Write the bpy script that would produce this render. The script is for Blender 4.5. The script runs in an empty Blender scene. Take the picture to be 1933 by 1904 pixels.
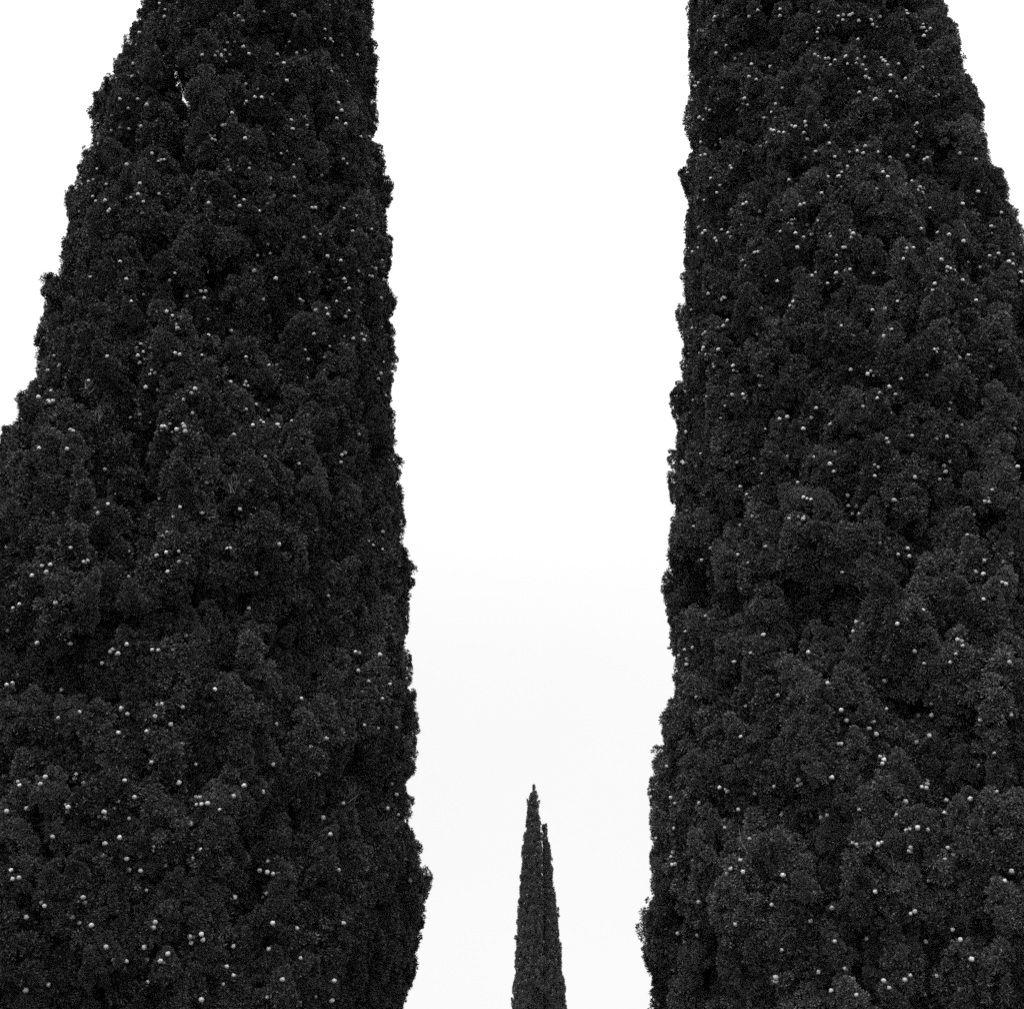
import bpy, math, random
import numpy as np
from mathutils import Vector, Matrix, noise

scene = bpy.context.scene
R_ = math.radians

# ---------------------------------------------------------------- camera
PITCH, FOV, CAM_Z = R_(22.0), R_(40.0), 1.6
cam_data = bpy.data.cameras.new('camera')
cam_data.sensor_fit = 'HORIZONTAL'
cam_data.angle = FOV
cam_data.clip_start, cam_data.clip_end = 0.1, 3000
cam = bpy.data.objects.new('camera', cam_data)
cam.location = (0, 0, CAM_Z)
cam.rotation_euler = (R_(90) + PITCH, 0, 0)
scene.collection.objects.link(cam)
scene.camera = cam

# ---------------------------------------------------------------- sky: even overcast (grey film tones)
SUN_EL, SUN_ROT = R_(70), R_(205)
world = bpy.data.worlds.new('World')
scene.world = world
world.use_nodes = True
wt = world.node_tree
wt.nodes.clear()
def wn(t, **kw):
    n = wt.nodes.new(t)
    for k, v in kw.items(): setattr(n, k, v)
    return n
def wm(op, a, b, clamp=False):
    n = wn('ShaderNodeMath', operation=op, use_clamp=clamp)
    for i, s in enumerate((a, b)):
        if isinstance(s, (int, float)): n.inputs[i].default_value = s
        else: wt.links.new(s, n.inputs[i])
    return n.outputs[0]
sky = wn('ShaderNodeTexSky', sky_type='NISHITA', sun_disc=False, sun_elevation=SUN_EL, sun_rotation=SUN_ROT)
bw = wn('ShaderNodeRGBToBW')
wt.links.new(sky.outputs[0], bw.inputs[0])
tc = wn('ShaderNodeTexCoord')
sep = wn('ShaderNodeSeparateXYZ')
wt.links.new(tc.outputs['Generated'], sep.inputs[0])
up = wm('MAXIMUM', sep.outputs[2], 0.0)
# overcast sky, brightening smoothly from the horizon to the zenith
overcast = wm('ADD', wm('MULTIPLY', wm('POWER', up, 3.0), 12.0), 6.72)
soft = wn('ShaderNodeTexNoise')
soft.inputs['Scale'].default_value = 1.6
soft.inputs['Detail'].default_value = 4
wt.links.new(tc.outputs['Generated'], soft.inputs['Vector'])
cloud = wm('ADD', wm('MULTIPLY', soft.outputs[0], 0.16), 0.92)
total = wm('ADD', wm('MULTIPLY', overcast, cloud), wm('MULTIPLY', bw.outputs[0], 0.12))
bg = wn('ShaderNodeBackground')
bg.inputs['Strength'].default_value = 0.13
wt.links.new(total, bg.inputs['Color'])
wo = wn('ShaderNodeOutputWorld')
wt.links.new(bg.outputs[0], wo.inputs[0])

sun_data = bpy.data.lights.new('sun', 'SUN')
sun_data.energy = 1.5
sun_data.angle = R_(12)
sun_data.color = (1, 1, 1)
sun = bpy.data.objects.new('sun', sun_data)
_el, _az = SUN_EL, R_(205)      # azimuth clockwise from +Y: high, behind the camera
sd = Vector((math.sin(_az) * math.cos(_el), math.cos(_az) * math.cos(_el), math.sin(_el)))
sun.rotation_euler = (-sd).to_track_quat('-Z', 'Y').to_euler()
sun.location = sd * 60
scene.collection.objects.link(sun)

scene.view_settings.view_transform = 'Standard'
scene.view_settings.look = 'None'
scene.view_settings.exposure = 0.0
scene.view_settings.gamma = 1.0
scene.view_settings.use_curve_mapping = False
scene.cycles.max_bounces = 1
scene.cycles.diffuse_bounces = 0
scene.cycles.glossy_bounces = 1
scene.cycles.transmission_bounces = 2
scene.cycles.use_denoising = False
scene.cycles.filter_width = 1.5
scene.cycles.use_adaptive_sampling = True
scene.cycles.adaptive_threshold = 0.03

# ---------------------------------------------------------------- helpers
rng = np.random.default_rng(11)
PW, PH = 1933.0, 1904.0          # frame units used for the measured outlines
FPX = PW / 2 / math.tan(FOV / 2)
def ray(px, py):
    u, v = (px - PW / 2) / FPX, (PH / 2 - py) / FPX
    return Vector((u, math.cos(PITCH) - v * math.sin(PITCH), math.sin(PITCH) + v * math.cos(PITCH)))
CAM = Vector((0, 0, CAM_Z))

def empty(name, loc, label, cat, group=None):
    o = bpy.data.objects.new(name, None)
    o.location = loc
    o.empty_display_size = 0.5
    scene.collection.objects.link(o)
    o['label'] = label; o['category'] = cat
    if group: o['group'] = group
    return o
def link(name, mesh, parent=None, label=None, kind=None):
    o = bpy.data.objects.new(name, mesh)
    scene.collection.objects.link(o)
    if parent is not None: o.parent = parent
    if label: o['label'] = label
    if kind: o['kind'] = kind
    return o
def np_mesh(name, v, f, mat, smooth=False):
    """v (n,3), f (m,k) with k constant"""
    me = bpy.data.meshes.new(name)
    k = f.shape[1]
    me.vertices.add(len(v)); me.vertices.foreach_set('co', np.ascontiguousarray(v, dtype=np.float32).ravel())
    me.loops.add(f.size); me.loops.foreach_set('vertex_index', np.ascontiguousarray(f, dtype=np.int32).ravel())
    me.polygons.add(len(f)); me.polygons.foreach_set('loop_start', np.arange(0, f.size, k, dtype=np.int32))
    if smooth: me.polygons.foreach_set('use_smooth', np.ones(len(f), dtype=bool))
    me.update(calc_edges=True)
    if mat: me.materials.append(mat)
    return me
def unit(a): return a / np.maximum(np.linalg.norm(a, axis=-1, keepdims=True), 1e-9)

# ---------------------------------------------------------------- materials
def mat_new(name):
    m = bpy.data.materials.new(name); m.use_nodes = True
    return m, m.node_tree, m.node_tree.nodes['Principled BSDF']
def foliage_mat(name, lo, hi, rough=0.45, spec=0.5):
    m, t, p = mat_new(name)
    oi = t.nodes.new('ShaderNodeObjectInfo')
    nz = t.nodes.new('ShaderNodeTexNoise'); nz.inputs['Scale'].default_value = 9.0; nz.inputs['Detail'].default_value = 3
    tcn = t.nodes.new('ShaderNodeTexCoord'); t.links.new(tcn.outputs['Object'], nz.inputs['Vector'])
    mx = t.nodes.new('ShaderNodeMath'); mx.operation = 'MULTIPLY_ADD'
    t.links.new(oi.outputs['Random'], mx.inputs[0]); mx.inputs[1].default_value = 0.7
    t.links.new(nz.outputs[0], mx.inputs[2])
    mr = t.nodes.new('ShaderNodeMapRange'); mr.inputs[1].default_value = 0.35; mr.inputs[2].default_value = 1.4
    mr.inputs[3].default_value = lo; mr.inputs[4].default_value = hi
    t.links.new(mx.outputs[0], mr.inputs[0])
    t.links.new(mr.outputs[0], p.inputs['Base Color'])
    p.inputs['Roughness'].default_value = rough
    p.inputs['Specular IOR Level'].default_value = spec
    return m
M_FOL = foliage_mat('cypress_foliage_dark', 0.03, 0.135)
M_FOL_PALE = foliage_mat('cypress_foliage_pale', 0.04, 0.19)  # paler than the left tree: own tone plus lens flare put into the colour
M_FAR = foliage_mat('cypress_foliage_far_haze', 0.09, 0.21)  # lighter base colour stands in for haze in front of the distant tree
M_DEAD = foliage_mat('dry_twigs', 0.16, 0.3, 0.8, 0.1)

def bark_mat():
    m, t, p = mat_new('bark')
    tcn = t.nodes.new('ShaderNodeTexCoord'); mp = t.nodes.new('ShaderNodeMapping'); mp.inputs['Scale'].default_value = (9, 9, 1.2)
    nz = t.nodes.new('ShaderNodeTexNoise'); nz.inputs['Scale'].default_value = 3; nz.inputs['Detail'].default_value = 6
    cr = t.nodes.new('ShaderNodeValToRGB')
    cr.color_ramp.elements[0].color = (.03, .03, .03, 1); cr.color_ramp.elements[1].color = (.16, .16, .16, 1)
    bp = t.nodes.new('ShaderNodeBump'); bp.inputs['Strength'].default_value = 0.8; bp.inputs['Distance'].default_value = 0.03
    t.links.new(tcn.outputs['Object'], mp.inputs[0]); t.links.new(mp.outputs[0], nz.inputs['Vector'])
    t.links.new(nz.outputs[0], cr.inputs[0]); t.links.new(cr.outputs[0], p.inputs['Base Color'])
    t.links.new(nz.outputs[0], bp.inputs['Height']); t.links.new(bp.outputs[0], p.inputs['Normal'])
    p.inputs['Roughness'].default_value = 0.9
    return m
M_BARK = bark_mat()
def cone_mat():
    m, t, p = mat_new('cone_scales')
    tcn = t.nodes.new('ShaderNodeTexCoord')
    vo = t.nodes.new('ShaderNodeTexVoronoi'); vo.feature = 'DISTANCE_TO_EDGE'; vo.inputs['Scale'].default_value = 75
    t.links.new(tcn.outputs['Object'], vo.inputs['Vector'])
    oi = t.nodes.new('ShaderNodeObjectInfo')
    mr = t.nodes.new('ShaderNodeMapRange'); mr.inputs[2].default_value = 0.12; mr.inputs[3].default_value = 0.55; mr.inputs[4].default_value = 1.0
    t.links.new(vo.outputs[0], mr.inputs[0])
    rr = t.nodes.new('ShaderNodeMapRange'); rr.inputs[3].default_value = 0.5; rr.inputs[4].default_value = 0.97
    t.links.new(oi.outputs['Random'], rr.inputs[0])
    mm = t.nodes.new('ShaderNodeMath'); mm.operation = 'MULTIPLY'
    t.links.new(mr.outputs[0], mm.inputs[0]); t.links.new(rr.outputs[0], mm.inputs[1])
    t.links.new(mm.outputs[0], p.inputs['Base Color'])
    bp = t.nodes.new('ShaderNodeBump'); bp.inputs['Strength'].default_value = 0.6; bp.inputs['Distance'].default_value = 0.004
    t.links.new(mr.outputs[0], bp.inputs['Height']); t.links.new(bp.outputs[0], p.inputs['Normal'])
    p.inputs['Roughness'].default_value = 0.6
    return m
M_CONE = cone_mat()
def ground_mat():
    m, t, p = mat_new('ground_turf')
    tcn = t.nodes.new('ShaderNodeTexCoord')
    nz = t.nodes.new('ShaderNodeTexNoise'); nz.inputs['Scale'].default_value = 1.2; nz.inputs['Detail'].default_value = 9
    t.links.new(tcn.outputs['Object'], nz.inputs['Vector'])
    cr = t.nodes.new('ShaderNodeValToRGB')
    cr.color_ramp.elements[0].position = .3; cr.color_ramp.elements[0].color = (.03, .03, .03, 1)
    cr.color_ramp.elements[1].position = .75; cr.color_ramp.elements[1].color = (.09, .09, .09, 1)
    t.links.new(nz.outputs[0], cr.inputs[0]); t.links.new(cr.outputs[0], p.inputs['Base Color'])
    bp = t.nodes.new('ShaderNodeBump'); bp.inputs['Distance'].default_value = 0.05
    t.links.new(nz.outputs[0], bp.inputs['Height']); t.links.new(bp.outputs[0], p.inputs['Normal'])
    p.inputs['Roughness'].default_value = 0.95
    return m
M_GROUND = ground_mat()

# ---------------------------------------------------------------- ground
def build_ground():
    n = 90
    s = np.linspace(-1, 1, n); g = np.sign(s) * np.abs(s) ** 2.2 * 1500
    X, Y = np.meshgrid(g, g + 20)
    Z = np.array([[0.05 * noise.noise(Vector((x * .13, y * .13, 3.))) for x in g] for y in g + 20])
    v = np.stack([X, Y, Z - 0.03], -1).reshape(-1, 3)
    i = np.arange(n * n).reshape(n, n)
    f = np.stack([i[:-1, :-1], i[:-1, 1:], i[1:, 1:], i[1:, :-1]], -1).reshape(-1, 4)
    o = link('ground', np_mesh('ground', v, f, M_GROUND, True))
    o['kind'] = 'structure'; o['label'] = 'dark rough turf under the cypresses'
build_ground()

# ---------------------------------------------------------------- foliage plumes (a few variants, shared)
def blades(p, d, L, W, r):
    """diamond-shaped twiglet blades: base p, direction d, length L, width W"""
    n = len(p)
    side = unit(np.cross(d, unit(r.normal(size=(n, 3)))))
    nor = np.cross(side, d)
    mid = p + d * (L * 0.55)[:, None] + nor * (L * 0.12)[:, None]
    tip = p + d * L[:, None] - nor * (L * 0.06)[:, None]
    w = side * (W * 0.5)[:, None]
    v = np.stack([p, mid + w, tip, mid - w], 1).reshape(-1, 3)
    k = np.arange(n)[:, None] * 4
    f = np.concatenate([k + np.array([[0, 1, 2]]), k + np.array([[0, 2, 3]])], 0)
    return v, f
def plume(name, seed, a, c, ntuft, nblade, rt, mat, wide=0.0095):
    r = np.random.default_rng(seed)
    q = unit(r.normal(size=(ntuft * 3, 3)))
    q = q[q[:, 2] > -0.75][:ntuft]
    nt = len(q)
    taper = 1 - 0.34 * np.clip(q[:, 2], -0.4, 1)          # narrow, pointed top
    ph = r.uniform(0, 6.28, 3)
    az = np.arctan2(q[:, 1], q[:, 0])
    lob = 1 + 0.16 * np.sin(az * 3 + ph[0] + q[:, 2] * 3) + 0.12 * np.sin(az * 5 + ph[1]) + r.normal(size=nt) * 0.06
    sub = unit(r.normal(size=(26, 3)))                     # knobbly side shoots
    ang = np.arccos(np.clip((q @ sub.T).max(1), -1, 1))
    bump = np.sqrt(np.clip(1 - (ang / 0.5) ** 2, 0, 1))
    lob = np.minimum(lob * (0.86 + 0.24 * bump), 1.16)
    core = r.random(nt) < 0.16                             # some tufts fill the inside
    lob = np.where(core, lob * r.uniform(0.3, 0.75, nt), lob)
    pc = np.stack([q[:, 0] * a * taper * lob, q[:, 1] * a * taper * lob, q[:, 2] * c * lob], -1)
    pc[:, 2] += 0.0
    nrm = unit(q * np.array([1 / a, 1 / a, 1 / c]))
    dt = unit(nrm + np.array([0, 0, 0.75]) + r.normal(size=(nt, 3)) * 0.28)
    size = rt * r.uniform(0.7, 1.3, nt)
    P = np.repeat(pc - dt * (size * 0.35)[:, None], nblade, 0)
    D = np.repeat(dt, nblade, 0); S = np.repeat(size, nblade)
    n = len(P)
    u = unit(D * 0.75 + unit(r.normal(size=(n, 3))))
    p = P + u * (S * 0.78 * r.uniform(0.05, 1.0, n) ** 0.5)[:, None]
    d2 = unit(u + unit(r.normal(size=(n, 3))) * 0.75)
    v, f = blades(p, d2, S * r.uniform(0.28, 0.55, n), wide * r.uniform(0.7, 1.4, n), r)
    return np_mesh(name, v, f, mat)

def variants(tag, mat, specs, **kw):
    col = bpy.data.collections.new(tag)
    for i, (a, c) in enumerate(specs):
        nt = int(kw.get('dens', 235) * (a * c) / (0.17 * 0.3)) if not kw.get('nt') else kw['nt']
        me = plume(f'foliage_plume', 100 + i * 7 + len(tag), a, c, nt, kw.get('nb', 76), kw.get('rt', 0.042), mat, kw.get('wide', 0.0078))
        o = bpy.data.objects.new(f'foliage_plume_{tag}_{i:02d}', me)
        col.objects.link(o)
    return col
SPECS = [(.115, .19), (.13, .22), (.105, .22), (.14, .23), (.12, .18), (.105, .25), (.15, .21), (.10, .16), (.125, .26), (.11, .22), (.14, .19), (.105, .18)]
COL_DARK = variants('dark', M_FOL, SPECS)
COL_PALE = variants('pale', M_FOL_PALE, SPECS)
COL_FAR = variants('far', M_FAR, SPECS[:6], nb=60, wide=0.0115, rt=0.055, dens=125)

_groups = {}
def scatter_group(col):
    if col.name in _groups: return _groups[col.name]
    ng = bpy.data.node_groups.new('scatter_' + col.name, 'GeometryNodeTree')
    ng.interface.new_socket('Geometry', in_out='INPUT', socket_type='NodeSocketGeometry')
    ng.interface.new_socket('Geometry', in_out='OUTPUT', socket_type='NodeSocketGeometry')
    N = ng.nodes
    gi, go = N.new('NodeGroupInput'), N.new('NodeGroupOutput')
    ci = N.new('GeometryNodeGeometryToInstance')
    for ob in col.objects:
        oi = N.new('GeometryNodeObjectInfo'); oi.inputs['Object'].default_value = ob; oi.inputs['As Instance'].default_value = False
        ng.links.new(oi.outputs['Geometry'], ci.inputs[0])
    iop = N.new('GeometryNodeInstanceOnPoints'); iop.inputs['Pick Instance'].default_value = True
    def attr(name, typ):
        n = N.new('GeometryNodeInputNamedAttribute'); n.data_type = typ; n.inputs['Name'].default_value = name
        return n.outputs['Attribute']
    L = ng.links.new
    L(gi.outputs[0], iop.inputs['Points']); L(ci.outputs[0], iop.inputs['Instance'])
    L(attr('var', 'INT'), iop.inputs['Instance Index'])
    L(attr('rot', 'FLOAT_VECTOR'), iop.inputs['Rotation'])
    L(attr('scl', 'FLOAT_VECTOR'), iop.inputs['Scale'])
    L(iop.outputs[0], go.inputs[0])
    _groups[col.name] = ng
    return ng
def foliage_object(name, pos, axis, scl, col, parent, label=None):
    """plumes at pos (parent-local), growing along axis"""
    n = len(pos)
    me = bpy.data.meshes.new(name)
    me.vertices.add(n); me.vertices.foreach_set('co', pos.astype(np.float32).ravel())
    rot = np.zeros((n, 3), np.float32)
    tw = rng.uniform(0, 6.283, n)
    for i in range(n):
        q = Vector(axis[i]).to_track_quat('Z', 'Y') @ Matrix.Rotation(tw[i], 3, 'Z').to_quaternion()
        rot[i] = q.to_euler('XYZ')
    a = me.attributes.new('rot', 'FLOAT_VECTOR', 'POINT'); a.data.foreach_set('vector', rot.ravel())
    a = me.attributes.new('scl', 'FLOAT_VECTOR', 'POINT'); a.data.foreach_set('vector', np.repeat(scl.astype(np.float32), 3))
    a = me.attributes.new('var', 'INT', 'POINT'); a.data.foreach_set('value', rng.integers(0, len(col.objects), n).astype(np.int32))
    o = link(name, me, parent, label, 'stuff')
    md = o.modifiers.new('foliage', 'NODES'); md.node_group = scatter_group(col)
    me.materials.append(col.objects[0].data.materials[0])
    return o

def tube(name, pts, radii, mat, parent, seg=10, label=None):
    pts = [Vector(p) for p in pts]
    vs = []
    for i, p in enumerate(pts):
        t = (pts[min(i + 1, len(pts) - 1)] - pts[max(i - 1, 0)]).normalized()
        q = t.to_track_quat('Z', 'Y')
        for k in range(seg):
            a = 2 * math.pi * k / seg
            rr = radii[i] * (1 + 0.12 * math.sin(3 * a + i * .7))
            vs.append(p + q @ Vector((math.cos(a) * rr, math.sin(a) * rr, 0)))
    f = []
    for i in range(len(pts) - 1):
        for k in range(seg):
            f.append((i * seg + k, i * seg + (k + 1) % seg, (i + 1) * seg + (k + 1) % seg, (i + 1) * seg + k))
    return link(name, np_mesh(name, np.array([tuple(v) for v in vs]), np.array(f), mat, True), parent, label)

# ---------------------------------------------------------------- the two great cypresses
def edge_radius(axis_xy, pts, sgn):
    """outline points -> (height, radius) of a body of revolution about the axis"""
    out = []
    for px, py in pts:
        d = ray(px, py)
        h = math.hypot(d.x, d.y); hx, hy = d.x / h, d.y / h
        ax, ay = axis_xy
        s = ax * hx + ay * hy
        r = sgn * (ax * hy - ay * hx) * -1
        out.append((CAM_Z + d.z / h * s, r))
    return sorted(out)

LEFT_L = [(268,22),(245,95),(215,160),(190,190),(175,245),(150,310),(138,345),(134,380),(138,440),(120,510),(100,565),(80,620),(72,660),(65,720),(60,765),(40,800),(10,840),(-30,890)]
LEFT_R = [(705,22),(708,70),(712,110),(705,155),(708,210),(710,240),(718,305),(738,325),(746,350),(735,372),(722,385),(728,430),(735,500),(742,560),(735,600),(742,650),(738,690),(745,740),(752,790),(745,850),(752,900),(758,960),(752,1000),(757,1040),(765,1075),(762,1150),(770,1200),(776,1270),(775,1330),(787,1385),(785,1412),(770,1425),(766,1480),(763,1520),(772,1560),(785,1600),(788,1650),(795,1670),(795,1740),(796,1770),(785,1795),(778,1830),(762,1850),(760,1885)]
RIGHT_L = [(1305,20),(1297,70),(1302,120),(1295,160),(1302,210),(1297,260),(1292,310),(1288,360),(1293,420),(1293,500),(1297,560),(1290,620),(1283,650),(1290,700),(1285,725),(1270,750),(1270,800),(1282,830),(1273,880),(1267,920),(1270,980),(1265,1040),(1275,1075),(1258,1100),(1268,1150),(1268,1200),(1272,1260),(1278,1300),(1255,1340),(1250,1380),(1237,1415),(1240,1460),(1228,1500),(1230,1560),(1228,1620),(1232,1680),(1220,1740),(1222,1790),(1235,1830),(1245,1885)]
RIGHT_R = [(1783,15),(1790,50),(1805,80),(1815,110),(1815,145),(1835,165),(1845,200),(1857,240),(1857,270),(1880,300),(1890,340),(1895,370),(1912,385),(1919,430),(1925,500)]

LEFT_R = [(x - 5 if y > 1100 else x, y) for x, y in LEFT_R]
RIGHT_L = [(x + 5 if y > 1100 else x, y) for x, y in RIGHT_L]

class Profile:
    def __init__(self, axis_xy, left, right, ext_l, ext_r, top):
        los = math.atan2(axis_xy[1], axis_xy[0])
        self.az_r, self.az_l = los - R_(90) - R_(9), los + R_(90) + R_(9)      # flanks seen in outline
        zs = np.arange(0, top, 0.05)
        def full(pts, sgn, ext):
            e = edge_radius(axis_xy, pts, sgn)
            z0, z1 = e[0][0], e[-1][0]
            e = [p for p in ext if p[0] < z0 - .05] + e
            r1 = e[-1][1]
            for k in (0.25, .5, .75, .9, 1.0):
                e.append((z1 + (top - z1) * k, max(0.03, r1 * (1 - k ** 1.35))))
            e = np.array(sorted(e))
            return np.interp(zs, e[:, 0], e[:, 1])
        self.zs = zs
        self.l, self.r = full(left, -1, ext_l), full(right, 1, ext_r)
        k = np.ones(25) / 25
        sm = lambda a: np.convolve(np.pad(a, 12, mode='edge'), k, 'valid')
        self.ls, self.rs = sm(self.l), sm(self.r)
        self.top = top
    def __call__(self, z, az):
        cr, cl = np.cos(az - self.az_r), np.cos(az - self.az_l)
        wr = np.clip(0.5 + (cr - cl) / 4, 0, 1)
        f = lambda a: np.interp(z, self.zs, a)
        base = f(self.ls) * (1 - wr) + f(self.rs) * wr
        det = (f(self.r) - f(self.rs)) * np.maximum(cr, 0) ** 8 + (f(self.l) - f(self.ls)) * np.maximum(cl, 0) ** 8
        return base + det
    def sil(self, az):
        return max(math.cos(az - self.az_r), math.cos(az - self.az_l), 0.0) ** 10

def fbm(x, y, z):
    return noise.noise(Vector((x, y, z))) + 0.5 * noise.noise(Vector((2.1 * x + 7, 2.1 * y, 2.1 * z)))

def groove_depth(grooves, z, az):
    d = 0.0
    for gz, gaz, hz, haz, dep in grooves:
        da = (az - gaz + math.pi) % (2 * math.pi) - math.pi
        e = (da / haz) ** 2 + ((z - gz) / hz) ** 2
        if e < 4: d += dep * math.exp(-e * 1.5)
    return min(d, 0.5)

def scatter(prof, base, seed, dz=0.235, dt=0.2, z0=0.35, grooves=(), gaps=(), lobe_amp=0.19, layers=True, size=1.0):
    """plume positions (tree-local), growth axes and scales"""
    r = np.random.default_rng(seed)
    P, A, S = [], [], []
    def layer(inset, dz, dt, smin, smax, jitter, amp, keep=1.0, zmax=None):
        z = z0
        while z < (zmax or prof.top - 0.1):
            rad = float(prof(np.array(z), np.array(0.))) + float(prof(np.array(z), np.array(math.pi)))
            rad = max(0.05, rad / 2 - inset)
            if inset > 0.2 and rad < 0.15: break
            n = max(3, int(2 * math.pi * rad / dt))
            for k in range(n):
                if r.random() > keep: continue
                az = 2 * math.pi * (k + r.random()) / n
                zz = z + r.uniform(-.5, .5) * dz
                R = float(prof(np.array(max(zz, .3)), np.array(az)))
                cx, cy = math.cos(az), math.sin(az)
                # boughs: upright ridges with knobbly heads
                lob = fbm(cx * 2.6 + seed, cy * 2.6, zz * 0.55) * amp + fbm(cx * 5.5, cy * 5.5 + seed, zz * 1.3) * amp * 0.6
                sil = prof.sil(az)
                lob *= (1 - 0.8 * sil)
                s = r.uniform(smin, smax) * size
                stray = inset == 0 and r.random() < 0.05
                if stray: s = r.uniform(.5, .65)
                rr = R - inset - 0.155 * s + lob + r.normal() * jitter * (1 - 0.5 * sil) + (0.03 if stray else 0)
                rr -= groove_depth(grooves, zz, az)
                if rr < 0.02: rr = 0.02
                P.append((cx * rr, cy * rr, zz - 0.12 * s))
                tilt = r.uniform(0.2, 0.8)
                ta = r.normal() * 0.3
                out = np.array([cx * tilt - cy * ta, cy * tilt + cx * ta, 1.0])
                if zz > prof.top - 1.2: out[2] += 1.5
                A.append(out); S.append(s)
            z += dz
    layer(0.0, dz, dt, 0.65, 1.3, 0.06, lobe_amp)
    layer(0.2, dz * 1.15, dt * 1.2, 1.1, 1.6, 0.04, lobe_amp)
    P, A, S = np.array(P), np.array(A), np.array(S)
    # openings where the sky shows through
    keep = np.ones(len(P), bool)
    W = P + np.array(base)
    for px, py, wpx, hpx in gaps:
        d = np.array(ray(px, py).normalized()); v = W - np.array(CAM)
        t = v @ d
        off = v - t[:, None] * d
        rr = np.hypot(off[:, 0] / (wpx / FPX * t + 0.12 * S), off[:, 2] / (hpx / FPX * t + 0.17 * S))
        keep &= rr > 1
    return P[keep], A[keep], S[keep]

def surf(prof, base, px, py):
    """height and azimuth where a view ray first meets the crown"""
    d = ray(px, py).normalized()
    for t in np.arange(7, 24, 0.02):
        p = CAM + d * t
        x, y = p.x - base[0], p.y - base[1]
        az = math.atan2(y, x)
        if math.hypot(x, y) < float(prof(np.array(p.z), np.array(az))): return p.z, az
    return None

TREE_Y = 12.0
LX, RX = -2.86, 3.33
PROF_L = Profile((LX, TREE_Y), LEFT_L, LEFT_R,
    [(0.2, 1.2), (0.6, 1.6), (1.2, 1.95), (2.2, 2.25), (3.5, 2.35), (4.6, 2.4), (5.4, 2.3)], [(0.2, 1.1), (0.7, 1.6), (1.4, 1.9)], 19.5)
PROF_R = Profile((RX, TREE_Y), RIGHT_L, RIGHT_R,
    [(0.2, 1.2), (0.7, 1.7), (1.4, 1.95)], [(0.2, 1.2), (0.6, 1.6), (1.2, 1.95), (2.2, 2.2), (3.5, 2.3), (5.0, 2.2), (6.5, 2.05), (8.0, 1.9)], 20.5)

def groove_at(prof, base, items):
    out = []
    for px, py, hz, haz, dep in items:
        s = surf(prof, base, px, py)
        if s: out.append((s[0], s[1], hz, haz, dep))
    return out

def build_trunk(root, h, r0, seed, reach, nlimb=12):
    r = random.Random(seed)
    n = 12
    pts = [(0.05 * math.sin(i * .9 + seed), 0.05 * math.cos(i * .7), -0.12 + h * i / n) for i in range(n + 1)]
    rad = [r0 * (1.35 if i == 0 else 1) * (1 - 0.93 * i / n) for i in range(n + 1)]
    tube('trunk', pts, rad, M_BARK, root, 14)
    for k in range(nlimb):
        z = 0.7 + (h * 0.55) * k / nlimb + r.uniform(-.2, .2)
        az = k * 2.399 + r.uniform(-.3, .3)
        R = reach(z + 1.6) * 0.72
        p = []
        for j in range(7):
            t = j / 6
            p.append((math.cos(az) * R * t ** .8, math.sin(az) * R * t ** .8, z + 2.6 * t ** 1.3))
        tube('limb', p, [r0 * .34 * (1 - .85 * j / 6) for j in range(7)], M_BARK, root, 7)

def inner_foliage(prof, base, root, gaps, grooves):
    """the dense dark inside of the crown"""
    na, zz = 64, np.arange(0.5, prof.top - 1.0, 0.14)
    az = np.linspace(0, 2 * math.pi, na, endpoint=False)
    Z, A = np.meshgrid(zz, az, indexing='ij')
    Rr = prof(Z, A) - 0.6
    Rr += np.array([[0.10 * fbm(math.cos(a) * 4, math.sin(a) * 4, z * 2.2) - 1.15 * groove_depth(grooves, z, a) for a in az] for z in zz])
    Rr = np.maximum(Rr, 0.03); Rr[0] *= 0.3
    v = np.stack([np.cos(A) * Rr, np.sin(A) * Rr, Z], -1).reshape(-1, 3)
    i = np.arange(len(zz) * na).reshape(len(zz), na); j = np.roll(i, -1, 1)
    f = np.stack([i[:-1], j[:-1], j[1:], i[1:]], -1).reshape(-1, 4)
    c = v[f].mean(1) + np.array(base) - np.array(CAM)
    keep = np.ones(len(f), bool)
    for px, py, wpx, hpx in gaps:
        d = np.array(ray(px, py).normalized()); t = c @ d; off = c - t[:, None] * d
        keep &= np.hypot(off[:, 0] / (wpx / FPX * t + 0.12), off[:, 2] / (hpx / FPX * t + 0.16)) > 1
    link('inner_foliage', np_mesh('inner_foliage', v, f[keep], M_FOL), root, None, 'stuff')

def build_great(name, base, prof, seed, label, grooves, gaps, col, split=None):
    root = empty(name, base, label, 'tree', 'great cypresses flanking the gap')
    grooves = groove_at(prof, base, grooves)
    P, A, S = scatter(prof, base, seed, grooves=grooves, gaps=gaps)
    if split is not None:
        m = split(P)
        foliage_object('bough', P[m], A[m], S[m], col, root, 'large bough bulging from the outer side of the crown')
        P, A, S = P[~m], A[~m], S[~m]
    foliage_object('crown', P, A, S, col, root)
    inner_foliage(prof, base, root, gaps, grooves)
    build_trunk(root, prof.top * 0.9, 0.30, seed, lambda z: float(prof(np.array(z), np.array(1.5))))
    return root
BL, BR = (LX, TREE_Y, 0), (RX, TREE_Y, 0)
G_L = [(345,150,.5,.16,.35),(350,290,.5,.14,.35),(395,500,.6,.16,.3),(440,560,.4,.2,.25),(215,760,.7,.11,.4),(262,930,.9,.12,.45),(240,850,.6,.12,.4),
       (560,540,.3,.25,.2),(620,330,.3,.2,.15),(470,1130,.3,.3,.2),(620,1250,.5,.2,.2),(300,1400,.3,.3,.2),(100,1230,.4,.25,.25),(690,1480,.4,.15,.25),(420,1650,.4,.25,.2)]
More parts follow.
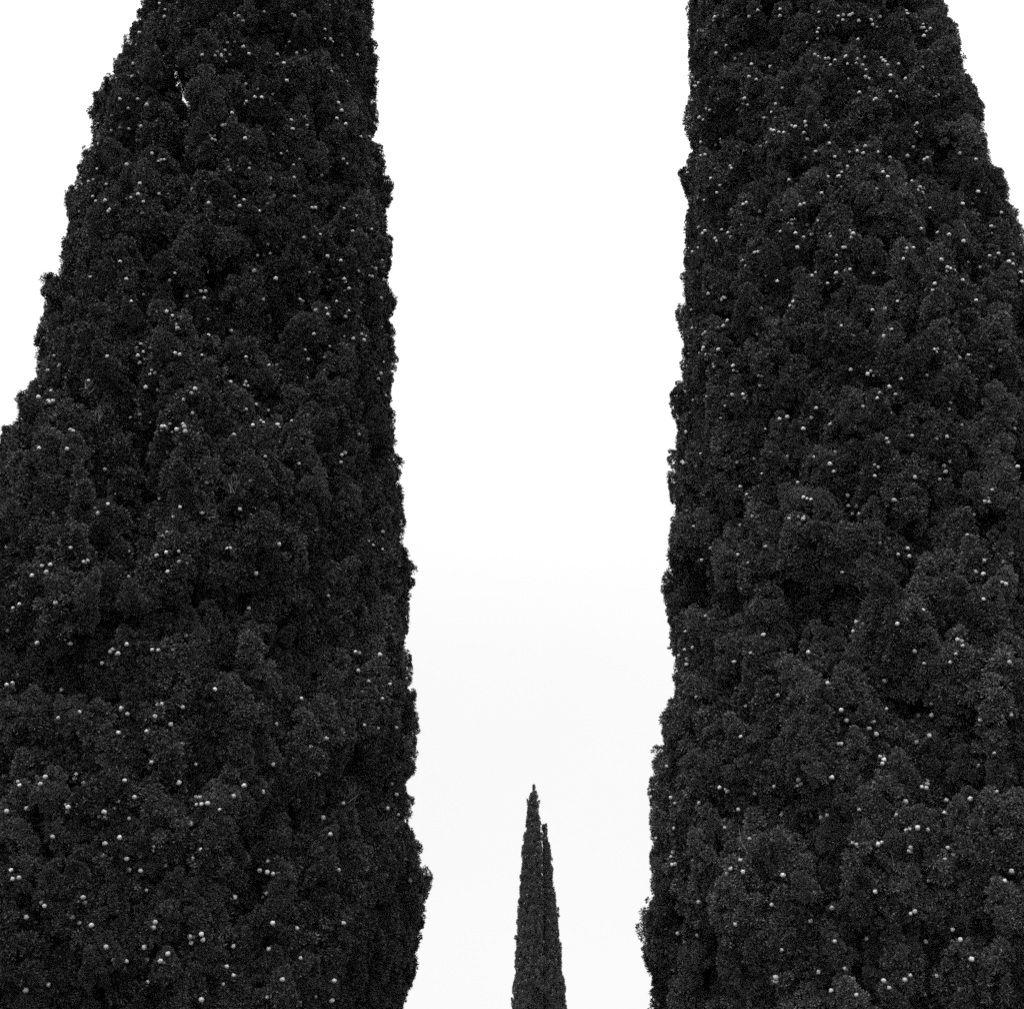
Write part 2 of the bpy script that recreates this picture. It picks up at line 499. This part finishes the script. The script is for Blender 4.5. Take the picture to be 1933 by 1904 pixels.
G_R = [(1530,1150,.4,.2,.4),(1480,1120,.3,.15,.35),(1660,1300,.4,.2,.25),(1380,1290,.3,.2,.2),(1420,900,.3,.2,.15),(1750,1000,.4,.2,.2),(1560,560,.3,.2,.15),(1700,560,.3,.2,.15),(1440,1520,.4,.25,.25),(1800,1380,.5,.2,.3),(1600,1750,.3,.3,.2)]
GAP_L = [(348,178,7,17),(352,300,3,13),(400,515,3,14),(468,188,-4,4),(328,112,-6,2),(222,815,-6,4)]
GAP_R = [(1345,1106,8,9)]
def shoulder(P):      # left shoulder bough of the left tree
    w = P + np.array(BL)
    return (np.arctan2(P[:, 1], P[:, 0]) % (2 * math.pi) > math.pi * 0.75) & (np.arctan2(P[:, 1], P[:, 0]) % (2 * math.pi) < math.pi * 1.30) & (P[:, 2] > 3.2) & (P[:, 2] < 6.9) & (np.hypot(P[:, 0], P[:, 1]) > 1.2)
LEFT = build_great('cypress_tree', BL, PROF_L, 3, 'huge dark cypress on the left, its broad shoulder bough cut by the frame edge', G_L, GAP_L, COL_DARK, shoulder)
RIGHT = build_great('cypress_tree', BR, PROF_R, 8, 'huge cypress on the right, slightly paler and most thickly dotted with pale cones', G_R, GAP_R, COL_PALE)

# ---------------------------------------------------------------- far cypress with two leaders
FY = 55.0
FX = (1010 - PW / 2) / FPX * FY / 1.02
FAR_L = [(1007,1474),(1002,1490),(994,1502),(990,1545),(985,1590),(982,1640),(976,1700),(973,1760),(970,1820),(965,1880)]
FAR_R = [(1010,1474),(1014,1490),(1018,1515),(1023,1560),(1026,1600),(1027,1650),(1027,1700),(1027,1760),(1026,1820),(1026,1880)]
SEC_L = [(1021,1550),(1019.5,1600),(1020,1650),(1019,1700),(1018,1760),(1022,1820),(1018,1880)]
SEC_R = [(1032,1550),(1038,1585),(1044,1625),(1048,1670),(1056,1720),(1060,1770),(1064,1820),(1068,1850),(1071,1882)]
class Far:
    def __init__(self, L, R, y):
        e = []
        for (lx, ly), (rx, ry) in zip(L, R if len(R) == len(L) else R[:len(L)]): pass
        ys = np.linspace(min(L[0][1], R[0][1]), 1885, 60)
        lx = np.interp(ys, [p[1] for p in L], [p[0] for p in L]); rx = np.interp(ys, [p[1] for p in R], [p[0] for p in R])
        z, c, r = [], [], []
        for a, b, q in zip(lx, rx, ys):
            d = ray((a + b) / 2, q); t = y / d.y
            z.append(CAM_Z + d.z * t); c.append(d.x * t); r.append((b - a) / 2 / FPX * t)
        z, c, r = np.array(z[::-1]), np.array(c[::-1]), np.array(r[::-1])
        z = np.concatenate([[0.2, 1.0, 2.2], z]); c = np.concatenate([[c[0]] * 3, c]); r = np.concatenate([[r[0] * .6, r[0] * .95, r[0] * 1.04], r])
        self.z, self.c, self.r_, self.top = z, c, r, z[-1]
    def at(self, z): return np.interp(z, self.z, self.c), np.interp(z, self.z, self.r_)
def far_points(F, base, y, seed, dz=.15, dt=.15):
    r = np.random.default_rng(seed); P, A, S = [], [], []
    for inset, k in ((0.0, 1), (0.14, 1.3), (.4, 2.0)):
        z = 0.35
        while z < F.top - 0.02:
            cx, rad = F.at(z)
            if inset and rad - inset < 0.05: break
            n = max(2, int(2 * math.pi * max(rad - inset, .03) / (dt * k)))
            for i in range(n):
                az = 2 * math.pi * (i + r.random()) / n; zz = z + r.uniform(-.5, .5) * dz * k
                cx2, rad2 = F.at(zz)
                s = r.uniform(.4, .75) * (k ** .8)
                if rad2 < .25: s *= .35 + 2.4 * rad2
                lob = fbm(math.cos(az) * 3 + seed, math.sin(az) * 3, zz * .9) * 0.06
                rr = max(0.0, rad2 - inset - .25 * s + lob + r.normal() * .035)
                P.append((cx2 - base[0] + math.cos(az) * rr, y - base[1] + math.sin(az) * rr, zz - .06))
                t = r.uniform(.1, .5); A.append((math.cos(az) * t, math.sin(az) * t, 1)); S.append(s)
            z += dz * k
    return np.array(P), np.array(A), np.array(S)
F1, F2 = Far(FAR_L, FAR_R, FY), Far(SEC_L, SEC_R, FY + 0.4)
BF = (float(F1.at(1.0)[0]), FY, 0)
FAR = empty('cypress_tree', BF, 'small distant cypress with twin pointed tops, between the two huge trees', 'tree')
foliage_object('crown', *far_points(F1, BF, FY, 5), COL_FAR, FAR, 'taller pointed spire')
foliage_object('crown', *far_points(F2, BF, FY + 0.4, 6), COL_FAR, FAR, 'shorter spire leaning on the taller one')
def far_bough(cx, cy, y, w, h, seed, n=46):
    r = np.random.default_rng(seed); d = ray(cx, cy); t = y / d.y
    c = np.array([d.x * t, y, CAM_Z + d.z * t]) - np.array(BF)
    q = unit(r.normal(size=(n, 3)))
    return c + q * np.array([w, w * .8, h]) * np.where(q[:, 2:3] > 0, [[1, 1, 1]], [[1, 1, .9]]) * (1 - .35 * np.clip(q[:, 2:3], 0, 1)), q * .4 + np.array([0, 0, 1.]), r.uniform(.3, .5, n)
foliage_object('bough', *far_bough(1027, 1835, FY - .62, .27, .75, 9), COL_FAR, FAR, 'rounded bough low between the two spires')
build_trunk(FAR, F1.top * .9, .16, 5, lambda z: float(F1.at(z)[1]), 6)

bpy.context.view_layer.update()
DG = bpy.context.evaluated_depsgraph_get()
def cast(o, d, dist=60):
    hit, loc, nor, idx, ob, mt = scene.ray_cast(DG, o, d, distance=dist)
    return loc if hit else None

# ---------------------------------------------------------------- pale dry sprigs caught in the green
def sprig_mesh(seed):
    r = np.random.default_rng(seed); V, F, o = [], [], 0
    for k in range(22):
        d = unit(np.array([r.normal() * .45, r.normal() * .45, 1.0])); L = r.uniform(.07, .16); w = r.uniform(.003, .006)
        p0 = r.normal(size=3) * .025; bend = r.normal(size=3) * .035
        side = unit(np.cross(d, r.normal(size=3))); n = 5
        for i in range(n):
            t = i / (n - 1); c = p0 + d * L * t + bend * t * t; ww = w * (1 - .7 * t)
            V += [c + side * ww / 2, c - side * ww / 2]
        for i in range(n - 1): F.append([o + 2 * i, o + 2 * i + 1, o + 2 * i + 3, o + 2 * i + 2])
        o += 2 * n
    return np_mesh('dry_sprig', np.array(V), np.array(F), M_DEAD)
SPRIGS = [sprig_mesh(40 + i) for i in range(4)]
def build_sprigs(root, base, pts):
    for i, (x, y) in enumerate(pts):
        d = ray(x * PW / 2416, y * PW / 2416).normalized()
        p = cast(CAM, d)
        if p is None or (p - CAM).length > 25: continue
        o = link('dry_sprig', SPRIGS[i % 4], root)
        o.location = p - d * 0.02 - Vector(base) - Vector((0, 0, .04))
        o.rotation_euler = (0.25 + .2 * math.sin(i * 2.), 0.5 * math.sin(i * 1.7), i * 1.3); o.scale = [(.7, 1.0, .85)[i % 3]] * 3

# ---------------------------------------------------------------- cones
def cone_mesh(seed):
    r = np.random.default_rng(seed)
    v, f = [(0, 0, -1)], []
    rings, seg = 3, 8
    for i in range(rings):
        a = -math.pi / 2 + math.pi * (i + 1) / (rings + 1)
        for k in range(seg):
            b = 2 * math.pi * (k + .5 * (i % 2)) / seg
            q = 1 + (0.13 if (k + i) % 2 else -0.12) + r.normal() * .06
            v.append((math.cos(a) * math.cos(b) * q, math.cos(a) * math.sin(b) * q, math.sin(a) * 1.08 * q))
    v.append((0, 0, 1.1))
    for k in range(seg):
        f.append((0, 1 + (k + 1) % seg, 1 + k))
        for i in range(rings - 1):
            a, b, c, d = 1 + i * seg + k, 1 + i * seg + (k + 1) % seg, 1 + (i + 1) * seg + (k + 1) % seg, 1 + (i + 1) * seg + k
            f += [(a, b, c), (a, c, d)]
        t = 1 + (rings - 1) * seg
        f.append((t + k, t + (k + 1) % seg, len(v) - 1))
    return np.array(v) * 0.016, np.array(f)
CONE_SRC = [cone_mesh(s) for s in range(4)]
CONE_MESH = [np_mesh('cone', v, f, M_CONE, True) for v, f in CONE_SRC]

def build_cones(root, prof, base, seed, pixels, nback):
    r = random.Random(seed)
    spots = []
    for px, py in pixels:
        d = ray(px, py).normalized()
        p = cast(CAM, d)
        if p is None or (p - CAM).length > 25: continue
        spots.append(p - d * r.uniform(0.008, 0.028))
    front = len(spots)
    for _ in range(nback):
        z = r.uniform(1.2, prof.top - 1.5); az = r.uniform(0, 2 * math.pi)
        o = Vector((base[0] + 4 * math.cos(az), base[1] + 4 * math.sin(az), z + .6))
        d = Vector((-math.cos(az), -math.sin(az), -.15)).normalized()
        for k in range(r.choice((1, 1, 2, 3))):
            oo = o + Vector((r.uniform(-.06, .06), r.uniform(-.06, .06), r.uniform(-.06, .06)))
            p = cast(oo, d, 5)
            if p is not None: spots.append(p - d * 0.015)
    loc0 = Vector(base)
    vs, fs, off = [], [], 0
    one = []
    for i, p in enumerate(spots):
        s = r.uniform(.8, 1.2)
        rot = Matrix.Rotation(r.uniform(0, 6.28), 3, 'Z') @ Matrix.Rotation(r.uniform(0, 3), 3, 'X')
        if i < min(front, 300):
            o = link('cone', CONE_MESH[i % 4], root)
            o.location = p - loc0; o.rotation_euler = rot.to_euler(); o.scale = (s, s, s)
        else:
            v, f = CONE_SRC[i % 4]
            vs.append((v * s) @ np.array(rot).T + np.array(p - loc0)); fs.append(f + off); off += len(v)
    if vs: link('cones', np_mesh('cones', np.concatenate(vs), np.concatenate(fs), M_CONE, True), root, None, 'stuff')

# cone positions read off the trees: (x0, y0, scale, points) per close view
CV_LEFT = [
 (0, 0, 3.173, [(998,480),(1251,480),(1150,640),(1302,682),(897,745),(1032,745),(877,795),(960,815),(1098,788),(840,868),(900,958),(967,968),(1054,950),(834,985),(1030,1050),(1051,1050),(1150,1062),(740,1080),(731,1028),(672,1128),(690,1100),(1138,1152),(1162,1198),(1185,1210),(1208,1202),(1230,1198),(1080,1270),(1090,1288),(1172,1283),(950,1234),(728,1268),(697,1348),(665,1362),(780,1348),(797,1382),(585,1375),(1047,1376),(1033,1457),(983,1482),(1133,1434),(1190,1455),(1195,1436),(1256,1455),(1331,1486),(1484,1502),(1561,1522),(1239,1547),(697,1474),(720,1508),(787,1502),(600,1524),(597,1585),(820,1570),(810,1585),(858,1710),(1572,1652),(1095,1680),(1085,1692)]),
 (300, 0, 3.173, [(1024,92),(803,107),(834,124),(932,122),(866,160),(1238,110),(1255,122),(617,174),(716,316),(750,325),(806,316),(733,382),(870,353),(912,407),(676,392),(690,415),(706,424),(768,414),(743,466),(1126,411),(1190,348),(1331,379),(1343,398),(1270,400),(1172,477),(1046,474),(1216,318),(1478,290),(1494,308),(1520,296),(1534,316),(1606,418),(1524,520),(1530,542),(887,635),(980,672),(1196,607),(1092,708),(956,730),(1008,734),(895,764),(880,784),(1059,811),(785,850),(766,882),(716,941),(738,938),(655,953),(1394,872),(1228,901),(1348,940),(1240,968),(1637,932),(1607,830),(1570,890),(1093,1009),(622,1020),(653,1019),(637,1044),(658,1054),(883,1038),(1152,1152),(1198,1136),(1288,1194),(1618,1192),(1646,1229),(1750,1026),(1813,1026),(757,1204),(916,1226),(762,1252),(830,1247),(772,1276),(914,1262),(1019,1244),(1072,1340),(1250,1332),(1457,1315),(1246,1238),(798,1475),(876,1498),(1098,1469),(1253,1472),(1050,1528),(1120,1565),(1134,1568),(994,1581),(1384,1558),(1410,1558),(1624,1563),(1772,1524),(1718,1622),(1830,1718),(1324,1780),(1583,1780),(1690,1734),(1052,1832),(1070,1898),(619,1652)]),
 (400, 500, 3.173, [(302,67),(40,461),(3,516),(1404,38),(1512,131),(1546,52),(1376,148),(1266,192),(1128,172),(1006,194),(734,245),(752,315),(708,328),(658,328),(622,356),(642,383),(634,443),(796,500),(1182,334),(1283,367),(1411,445),(1494,480),(1515,486),(1308,504),(1316,526),(1198,511),(1178,563),(1427,544),(1592,366),(131,632),(192,612),(232,596),(268,597),(260,647),(402,664),(370,679),(357,727),(703,658),(976,655),(995,670),(992,692),(1050,668),(1095,736),(1172,724),(1198,716),(1184,769),(1342,742),(1318,786),(1410,786),(1430,684),(1252,670),(78,788),(286,805),(22,779),(52,846),(60,872),(62,893),(84,906),(292,924),(460,890),(1081,915),(1448,858),(1438,916),(1464,928),(1374,950),(1306,934),(1586,864),(1016,1034),(1198,1008),(1170,1068),(1161,1090),(1036,1106),(842,985),(40,1060),(74,1070),(121,1092),(243,1074),(572,1088),(604,1087),(572,1115),(744,1148),(806,1148),(1030,1243),(1583,1211),(1564,1253),(1601,1124),(192,1324),(164,1360),(106,1408),(457,1275),(570,1275),(560,1297),(588,1303),(770,1350),(648,1442),(574,1480),(740,1488),(822,1480),(724,1518),(732,1552),(682,1564),(704,1577),(624,1598),(808,1592),(822,1614),(170,1508),(1033,1519),(915,1566),(100,1588),(110,1610),(54,1630),(117,1643),(20,1650),(482,1670),(337,1742),(824,1721),(716,1834),(1410,1643),(1418,1668),(1152,1818),(1312,1803),(1290,1820),(970,1886),(1282,1876),(1660,1818),(1644,1862)]),
 (0, 800, 3.173, [(1056,38),(1020,68),(946,76),(1122,66),(1074,98),(1033,125),(1086,152),(1046,179),(1078,203),(1137,233),(1124,264),(1165,257),(804,132),(1309,107),(1343,118),(1389,140),(1515,122),(452,194),(432,208),(406,127),(358,238),(300,180),(290,233),(490,292),(1092,360),(1180,380),(1462,372),(1436,408),(1376,456),(1726,324),(1838,324),(1830,345),(1858,352),(300,356),(382,388),(288,436),(362,464),(398,464),(374,476),(464,534),(424,571),(977,588),(1049,563),(1050,650),(1126,625),(1439,556),(1271,636),(1232,655),(1214,656),(1368,634),(1380,658),(1386,690),(1322,676),(1291,697),(1250,676),(1213,688),(1749,718),(1605,790),(345,692),(526,680),(548,689),(293,818),(502,825),(1256,848),(785,978),(1510,1050),(1546,1074),(1195,1197),(808,1236),(907,1248),(735,1304),(712,1268),(396,1306),(1348,1258),(1299,1330),(1516,1303),(1548,1305),(540,1108),(1875,1062),(1795,1274),(1875,1316),(142,1384),(152,1404),(1787,1456),(1250,1446),(1222,1473),(528,1563),(963,1590),(1174,1620),(1244,1597),(1318,1582),(1338,1588),(1700,1567),(1724,1567),(1235,1676),(1342,1667),(1397,1676),(1255,1742),(963,1780),(626,1666),(638,1688),(655,1658),(315,1698),(328,1719),(376,1690),(345,1744),(218,1751),(238,1771),(1789,1862),(206,1018)]),
 (0, 1300, 3.808, [(655,379),(118,513),(500,464),(1061,711),(1137,838),(1058,923),(995,906),(1017,884),(1368,886),(1421,892),(1553,887),(1588,936),(1671,761),(916,1008),(967,1015),(632,832),(336,828),(1155,1150),(160,1112),(60,1200),(112,1188),(551,1247),(1481,1232),(1451,1374),(1415,1380),(1642,1401),(1090,1416),(1146,1464),(1256,1448),(1391,1486),(526,1497),(714,1447),(1534,1556),(705,1638),(1064,1632),(1325,1627),(1641,1732),(1360,1898),(1156,234),(174,478),(64,712)]),
 (500, 1200, 3.808, [(250,8),(345,55),(241,224),(138,355),(164,357),(578,315),(602,322),(820,450),(398,583),(374,600),(242,710),(1406,295),(1447,327),(1524,424),(1534,366),(1532,208),(1044,782),(964,925),(332,898),(418,1126),(1322,1298),(1287,1286),(1509,1310),(1660,1190),(1660,1284),(1316,1456),(1411,1550),(1600,1576),(1531,1706),(804,1703),(26,1627)]),
 (0, 1800, 3.283, [(588,86),(576,118),(556,138),(140,143),(152,171),(313,162),(285,102),(352,107),(651,152),(965,135),(1385,151),(1602,71),(1628,83),(1889,174),(1811,257),(1041,264),(916,291),(885,345),(808,378),(768,413),(814,424),(999,428),(510,323),(528,342),(525,376),(546,394),(207,352),(122,296),(52,373),(1515,261),(1546,267),(1525,325),(1562,318),(1608,314),(1702,361),(1440,215),(1481,471),(1148,473),(1106,520),(926,577),(408,570),(1191,647),(1186,677),(1555,668),(1493,738),(982,741),(1081,720),(680,711),(680,770),(674,798),(998,825),(1088,834),(1283,791),(86,829),(99,898),(146,888),(644,1040),(657,1079),(324,1079),(345,1106),(93,1132),(204,1192),(522,1178),(562,1194),(617,1238),(709,1256),(1134,985),(1819,1038),(1201,1234),(1191,1271),(1472,1345),(1502,1345),(1560,1326),(1571,1369),(1481,1391),(1170,1396),(1117,1426),(820,1426),(355,1449),(574,1430),(873,1522),(979,1534),(1300,1475),(1242,1532),(1136,1525),(1268,1545),(1146,1693),(1808,1643),(1729,1710),(1756,1576),(1808,1418),(1203,1796),(1560,1832),(375,1716),(200,1760),(215,1838)]),
 (600, 1700, 2.8, [(146,20),(456,81),(476,118),(373,174),(727,30),(818,50),(940,46),(124,290),(426,354),(517,413),(909,416),(940,488),(952,490),(881,578),(952,620),(588,546),(290,527),(455,640),(502,750),(56,470),(935,710),(998,916),(1030,1054),(557,986),(35,990),(86,1000),(125,1012),(160,1008),(82,1140),(56,1165),(122,1336),(132,1354),(591,1337),(282,1370),(182,1432),(95,1508),(305,1568),(186,1710),(506,1714),(529,1718),(404,1820),(84,1826),(109,1820),(512,1848),(90,925)]),
]
CV_RIGHT = [
 (1600, 0, 3.173, [(596,82),(763,72),(762,124),(433,130),(297,122),(274,132),(268,155),(532,128),(218,214),(150,236),(172,230),(190,238),(1055,96),(1199,126),(1236,116),(1232,154),(1189,171),(1283,118),(1304,106),(1353,160),(1442,153),(1454,189),(1487,206),(1510,130),(1708,84),(1716,108),(1834,186),(1816,213),(1838,212),(1887,218),(1840,272),(1860,238),(1051,216),(1041,246),(1041,292),(965,322),(1340,272),(1346,298),(206,362),(284,404),(316,370),(360,344),(472,410),(428,444),(353,506),(852,440),(1022,411),(1050,428),(1098,443),(1126,440),(1175,454),(1141,491),(1256,426),(1340,444),(1398,433),(1334,477),(1380,491),(1268,482),(1406,526),(1522,438),(1536,456),(1553,464),(1570,490),(1650,482),(1688,465),(1697,446),(1832,507),(550,486),(688,504),(531,578),(584,600),(1402,580),(1428,592),(1278,594),(1702,594),(152,624),(126,626),(132,648),(108,582),(316,672),(298,748),(780,662),(1148,676),(1356,697),(1428,666),(1589,689),(1627,690),(1634,730),(1480,745),(1463,756),(1873,773),(441,744),(472,747),(497,740),(488,778),(518,790),(442,825),(730,782),(104,756),(215,815),(238,830),(160,882),(190,901),(332,875),(636,878),(730,884),(700,844),(798,904),(850,945),(876,953),(951,918),(959,945),(942,998),(1102,945),(1122,966),(697,975),(716,981),(717,1015),(790,996),(753,996),(967,1047),(1132,1075),(1078,1110),(1028,1136),(1210,1122),(1283,1142),(1334,1100),(1402,1098),(1341,1134),(1385,1150),(1418,1132),(1495,1142),(1515,1043),(1585,1183),(1758,1104),(1780,1127),(1816,1030),(1845,1198),(1866,1184),(170,1066),(318,1044),(324,1068),(284,1088),(498,1074),(492,1134),(665,1072),(617,1104),(168,1168),(200,1163),(830,1156),(951,1184),(1172,1177),(620,1210),(390,1244),(398,1263),(274,1274),(1070,1240),(1202,1238),(1267,1250),(1336,1232),(1224,1291),(828,1350),(244,1340),(312,1391),(1100,1412),(1074,1449),(1170,1447),(1122,1326),(1569,1326),(1662,1342),(1702,1380),(1750,1357),(1485,1416),(1811,1403),(1795,1426),(1828,1446),(1845,1490),(290,1446),(152,1482),(196,1502),(512,1520),(486,1534),(612,1584),(776,1582),(889,1566),(911,1538),(943,1526),(1026,1606),(1295,1592),(1887,1560),(1836,1617),(806,1640),(850,1651),(879,1645),(828,1675),(849,1678),(1047,1656),(963,1688),(785,1690),(476,1688),(200,1731),(184,1750),(327,1722),(372,1745),(395,1775),(275,1788),(289,1808),(764,1736),(983,1732),(1001,1758),(878,1748),(958,1783),(938,1778),(1110,1768),(1138,1752),(1145,1777),(1283,1732),(1309,1750),(1297,1780),(1820,1714),(1714,1860),(1710,1888),(1762,1857),(1235,1855),(1302,1845),(893,1855),(150,1856),(108,1890),(574,1892),(598,1888)]),
 (1550, 700, 3.808, [(494,45),(586,28),(598,8),(612,12),(308,122),(851,95),(935,110),(1086,118),(1196,86),(1228,86),(1226,48),(632,216),(625,254),(594,265),(543,284),(484,271),(434,324),(418,340),(390,347),(314,285),(903,339),(1429,305),(1656,262),(1748,249),(298,437),(290,470),(288,512),(418,459),(410,482),(385,508),(440,523),(553,476),(750,488),(985,538),(1018,590),(1044,608),(1110,632),(507,606),(514,631),(684,623),(687,665),(720,674),(275,624),(242,632),(914,712),(943,719),(1312,768),(1740,658),(1802,769),(1892,698),(602,814),(924,800),(676,884),(771,880),(802,894),(784,915),(257,850),(326,931),(614,982),(630,990),(1430,1004),(1387,1092),(1850,988),(576,1092),(543,1121),(1170,1082),(1102,1100),(972,1194),(1316,1188),(1445,1236),(1560,1150),(261,1215),(1338,1324),(1420,1343),(1600,1397),(1411,1442),(1780,1360),(1023,1394),(393,1415),(874,1457),(718,1491),(702,1508),(228,1486),(240,1498),(341,1493),(350,1524),(944,1591),(1109,1636),(1265,1673),(1588,1573),(1554,1502),(747,1710),(806,1778),(829,1806),(1316,1804),(1717,1786),(1722,1880),(295,1896),(1798,1880),(1175,1436)]),
 (1950, 850, 4.086, [(233,94),(428,110),(400,138),(452,152),(300,214),(803,127),(721,183),(965,148),(608,257),(666,329),(510,314),(488,368),(350,446),(906,465),(1195,410),(1183,474),(1583,62),(1753,12),(1803,233),(1304,626),(1812,660),(36,622),(580,756),(591,794),(826,730),(1162,738),(1060,756),(1238,828),(272,846),(82,885),(464,1010),(498,1034),(467,1116),(68,1076),(34,1002),(851,1127),(1194,978),(1134,1020),(1147,1075),(1090,1152),(1194,1152),(1142,1199),(1598,1250),(1566,1330),(1530,1366),(1570,1366),(208,1304),(215,1406),(251,1481),(652,1348),(1424,1489),(514,1717),(510,1762),(603,1722),(782,1815),(692,1872),(798,1888),(1210,1882),(1357,1682),(1775,1860),(618,508)]),
 (1950, 1250, 4.086, [(1700,310),(1797,378),(1439,404),(1514,426),(1694,505),(1729,523),(151,410),(58,584),(1514,670),(930,775),(773,864),(684,905),(195,931),(1264,1055),(1302,1070),(1313,1116),(1248,1197),(1197,1277),(850,1170),(943,1288),(1503,1356),(1764,1277),(10,1474),(559,1458),(142,1738),(192,1836),(458,1848),(577,1725),(1015,1680),(888,1790),(1015,1787),(836,1844),(887,1878),(1487,1834),(1782,1786),(1212,1868),(1522,298)]),
 (1500, 1780, 3.174, [(232,86),(671,261),(692,272),(1220,190),(1238,220),(1215,236),(1467,172),(1444,260),(1405,323),(1037,241),(892,294),(261,323),(294,364),(161,393),(476,362),(768,411),(1091,449),(1388,472),(1433,455),(441,485),(668,547),(150,628),(853,630),(988,738),(281,732),(263,765),(274,824),(294,820),(428,793),(782,790),(711,853),(684,891),(803,877),(1103,902),(1338,1036),(474,1103),(1021,1123),(1469,1148),(1308,1248),(1045,1307),(1490,1398),(655,1322),(747,1272),(314,1338),(462,1352),(490,1350),(1092,1463),(1340,1598),(1374,1588),(1369,1628),(1472,1598),(1570,1602),(1048,1670),(1046,1696),(1465,1766)]),
 (1916, 1680, 2.72, [(220,52),(398,61),(367,105),(413,141),(165,202),(188,204),(648,60),(683,82),(684,22),(768,20),(1082,50),(1279,18),(898,76),(753,150),(669,192),(1169,263),(1086,314),(1065,342),(1001,392),(1002,416),(463,279),(437,286),(462,306),(452,332),(124,418),(106,495),(72,549),(744,436),(740,461),(705,480),(733,487),(600,575),(1183,510),(1015,556),(862,564),(544,663),(302,627),(821,632),(848,646),(450,731),(605,760),(630,748),(677,742),(741,754),(805,731),(260,838),(286,849),(424,848),(448,834),(609,866),(636,866),(628,891),(873,870),(914,915),(852,943),(1281,1020),(1237,1082),(747,1080),(405,1151),(16,1160),(128,1255),(660,1277),(633,1292),(838,1306),(690,1355),(902,1395),(953,1460),(730,1470),(351,1452),(146,1472),(700,1594),(626,1688),(595,1716),(801,1690),(460,1722),(495,1768),(724,1808),(949,1776),(285,1812),(124,1784)]),
 (1500, 1200, 3.173, [(385,14),(871,58),(1149,76),(1218,63),(1261,63),(1252,80),(1624,40),(780,130),(972,285),(1321,250),(564,298),(764,347),(1826,222),(1824,257),(1179,430),(1546,478),(1474,612),(371,920),(520,805),(957,944),(1580,882),(323,1100),(381,1168),(736,1148),(860,1080),(1159,1054),(1248,1056),(1292,1075),(1434,1303),(708,1364),(751,1340),(453,1410),(1065,1397),(823,1478),(793,1492),(1539,1508),(1577,1585),(1748,1646),(1785,1593),(1801,1688),(1877,1498),(786,1706),(1513,1758),(1540,1762),(434,134)]),
 (1800, 300, 3.138, [(1459,196),(1427,230),(1576,242),(1217,228),(1197,243),(1134,174),(1111,152),(1168,76),(1163,445),(1593,480),(1645,494),(1479,570),(1552,570),(1573,618),(1621,624),(1241,601),(1261,624),(1187,658),(1197,532),(1181,488),(1765,634),(1690,736),(1711,738),(1693,789),(1173,752),(1295,783),(1378,797),(1306,835),(1438,842),(1485,846),(1068,898),(1060,924),(1113,895),(1040,977),(705,974),(594,890),(659,882),(1322,983),(1519,1003),(1366,1040),(1362,1067),(1390,1048),(1417,1060),(1610,1040),(1678,955),(1743,938),(1820,998),(1852,1016),(1849,944),(614,1063),(645,1056),(542,1083),(532,1116),(391,1079),(364,1101),(820,1083),(906,1075),(960,1094),(107,1142),(24,1100),(480,1158),(1480,1134),(1273,1160),(1205,1206),(1258,1210),(996,1291),(903,1345),(810,1357),(202,1326),(228,1325),(555,1242),(109,1355),(1577,1284),(1515,1408),(393,1508),(580,1468),(657,1461),(860,1528),(896,1551),(952,1500),(1270,1647),(1292,1642),(1286,1666),(1347,1669),(1453,1711),(1521,1690),(1697,1684),(1757,1654),(1781,1702),(1818,1736),(1687,1772),(54,1740),(24,1698),(77,1757),(132,1776),(798,1812),(777,1832),(818,1842),(1087,1823),(1024,1866),(1212,1838),(650,1797)]),
]
def cone_pixels(views):
    out = []
    for k, (x0, y0, s, pts) in enumerate(views):
        for x, y in pts:
            X, Y = (x0 + x / s) * PW / 2416, (y0 + y / s) * PW / 2416
            if all(kk == k or (X - a) ** 2 + (Y - b) ** 2 > 5.5 ** 2 for a, b, kk in out): out.append((X, Y, k))
    pts = [(a, b) for a, b, _ in out]
    pts.sort(key=lambda p: -p[1])           # lower on the tree = nearer = larger
    return pts
build_cones(LEFT, PROF_L, BL, 1, cone_pixels(CV_LEFT), 240)
build_cones(RIGHT, PROF_R, BR, 2, cone_pixels(CV_RIGHT), 240)
build_sprigs(LEFT, BL, [(195,1080),(208,908),(235,975),(710,654),(560,1150),(830,1870),(40,1478),(690,1965)])
build_sprigs(RIGHT, BR, [(2064,1411),(1998,1526),(2238,1279),(2122,2044),(1972,62),(1845,2190),(2290,1640),(1765,1990)])
def build_far_cones():
    r = random.Random(77); vs, fs, off = [], [], 0
    for _ in range(170):
        py = r.uniform(1500, 1885); d = ray(r.uniform(968, 1068), py).normalized()
        p = cast(CAM, d, 90)
        if p is None or p.y < 40: continue
        v, f = CONE_SRC[_ % 4]
        vs.append(v * r.uniform(.9, 1.4) + np.array(p - d * .01 - Vector(BF))); fs.append(f + off); off += len(v)
    link('cones', np_mesh('far_cones', np.concatenate(vs), np.concatenate(fs), M_CONE, True), FAR, None, 'stuff')
build_far_cones()
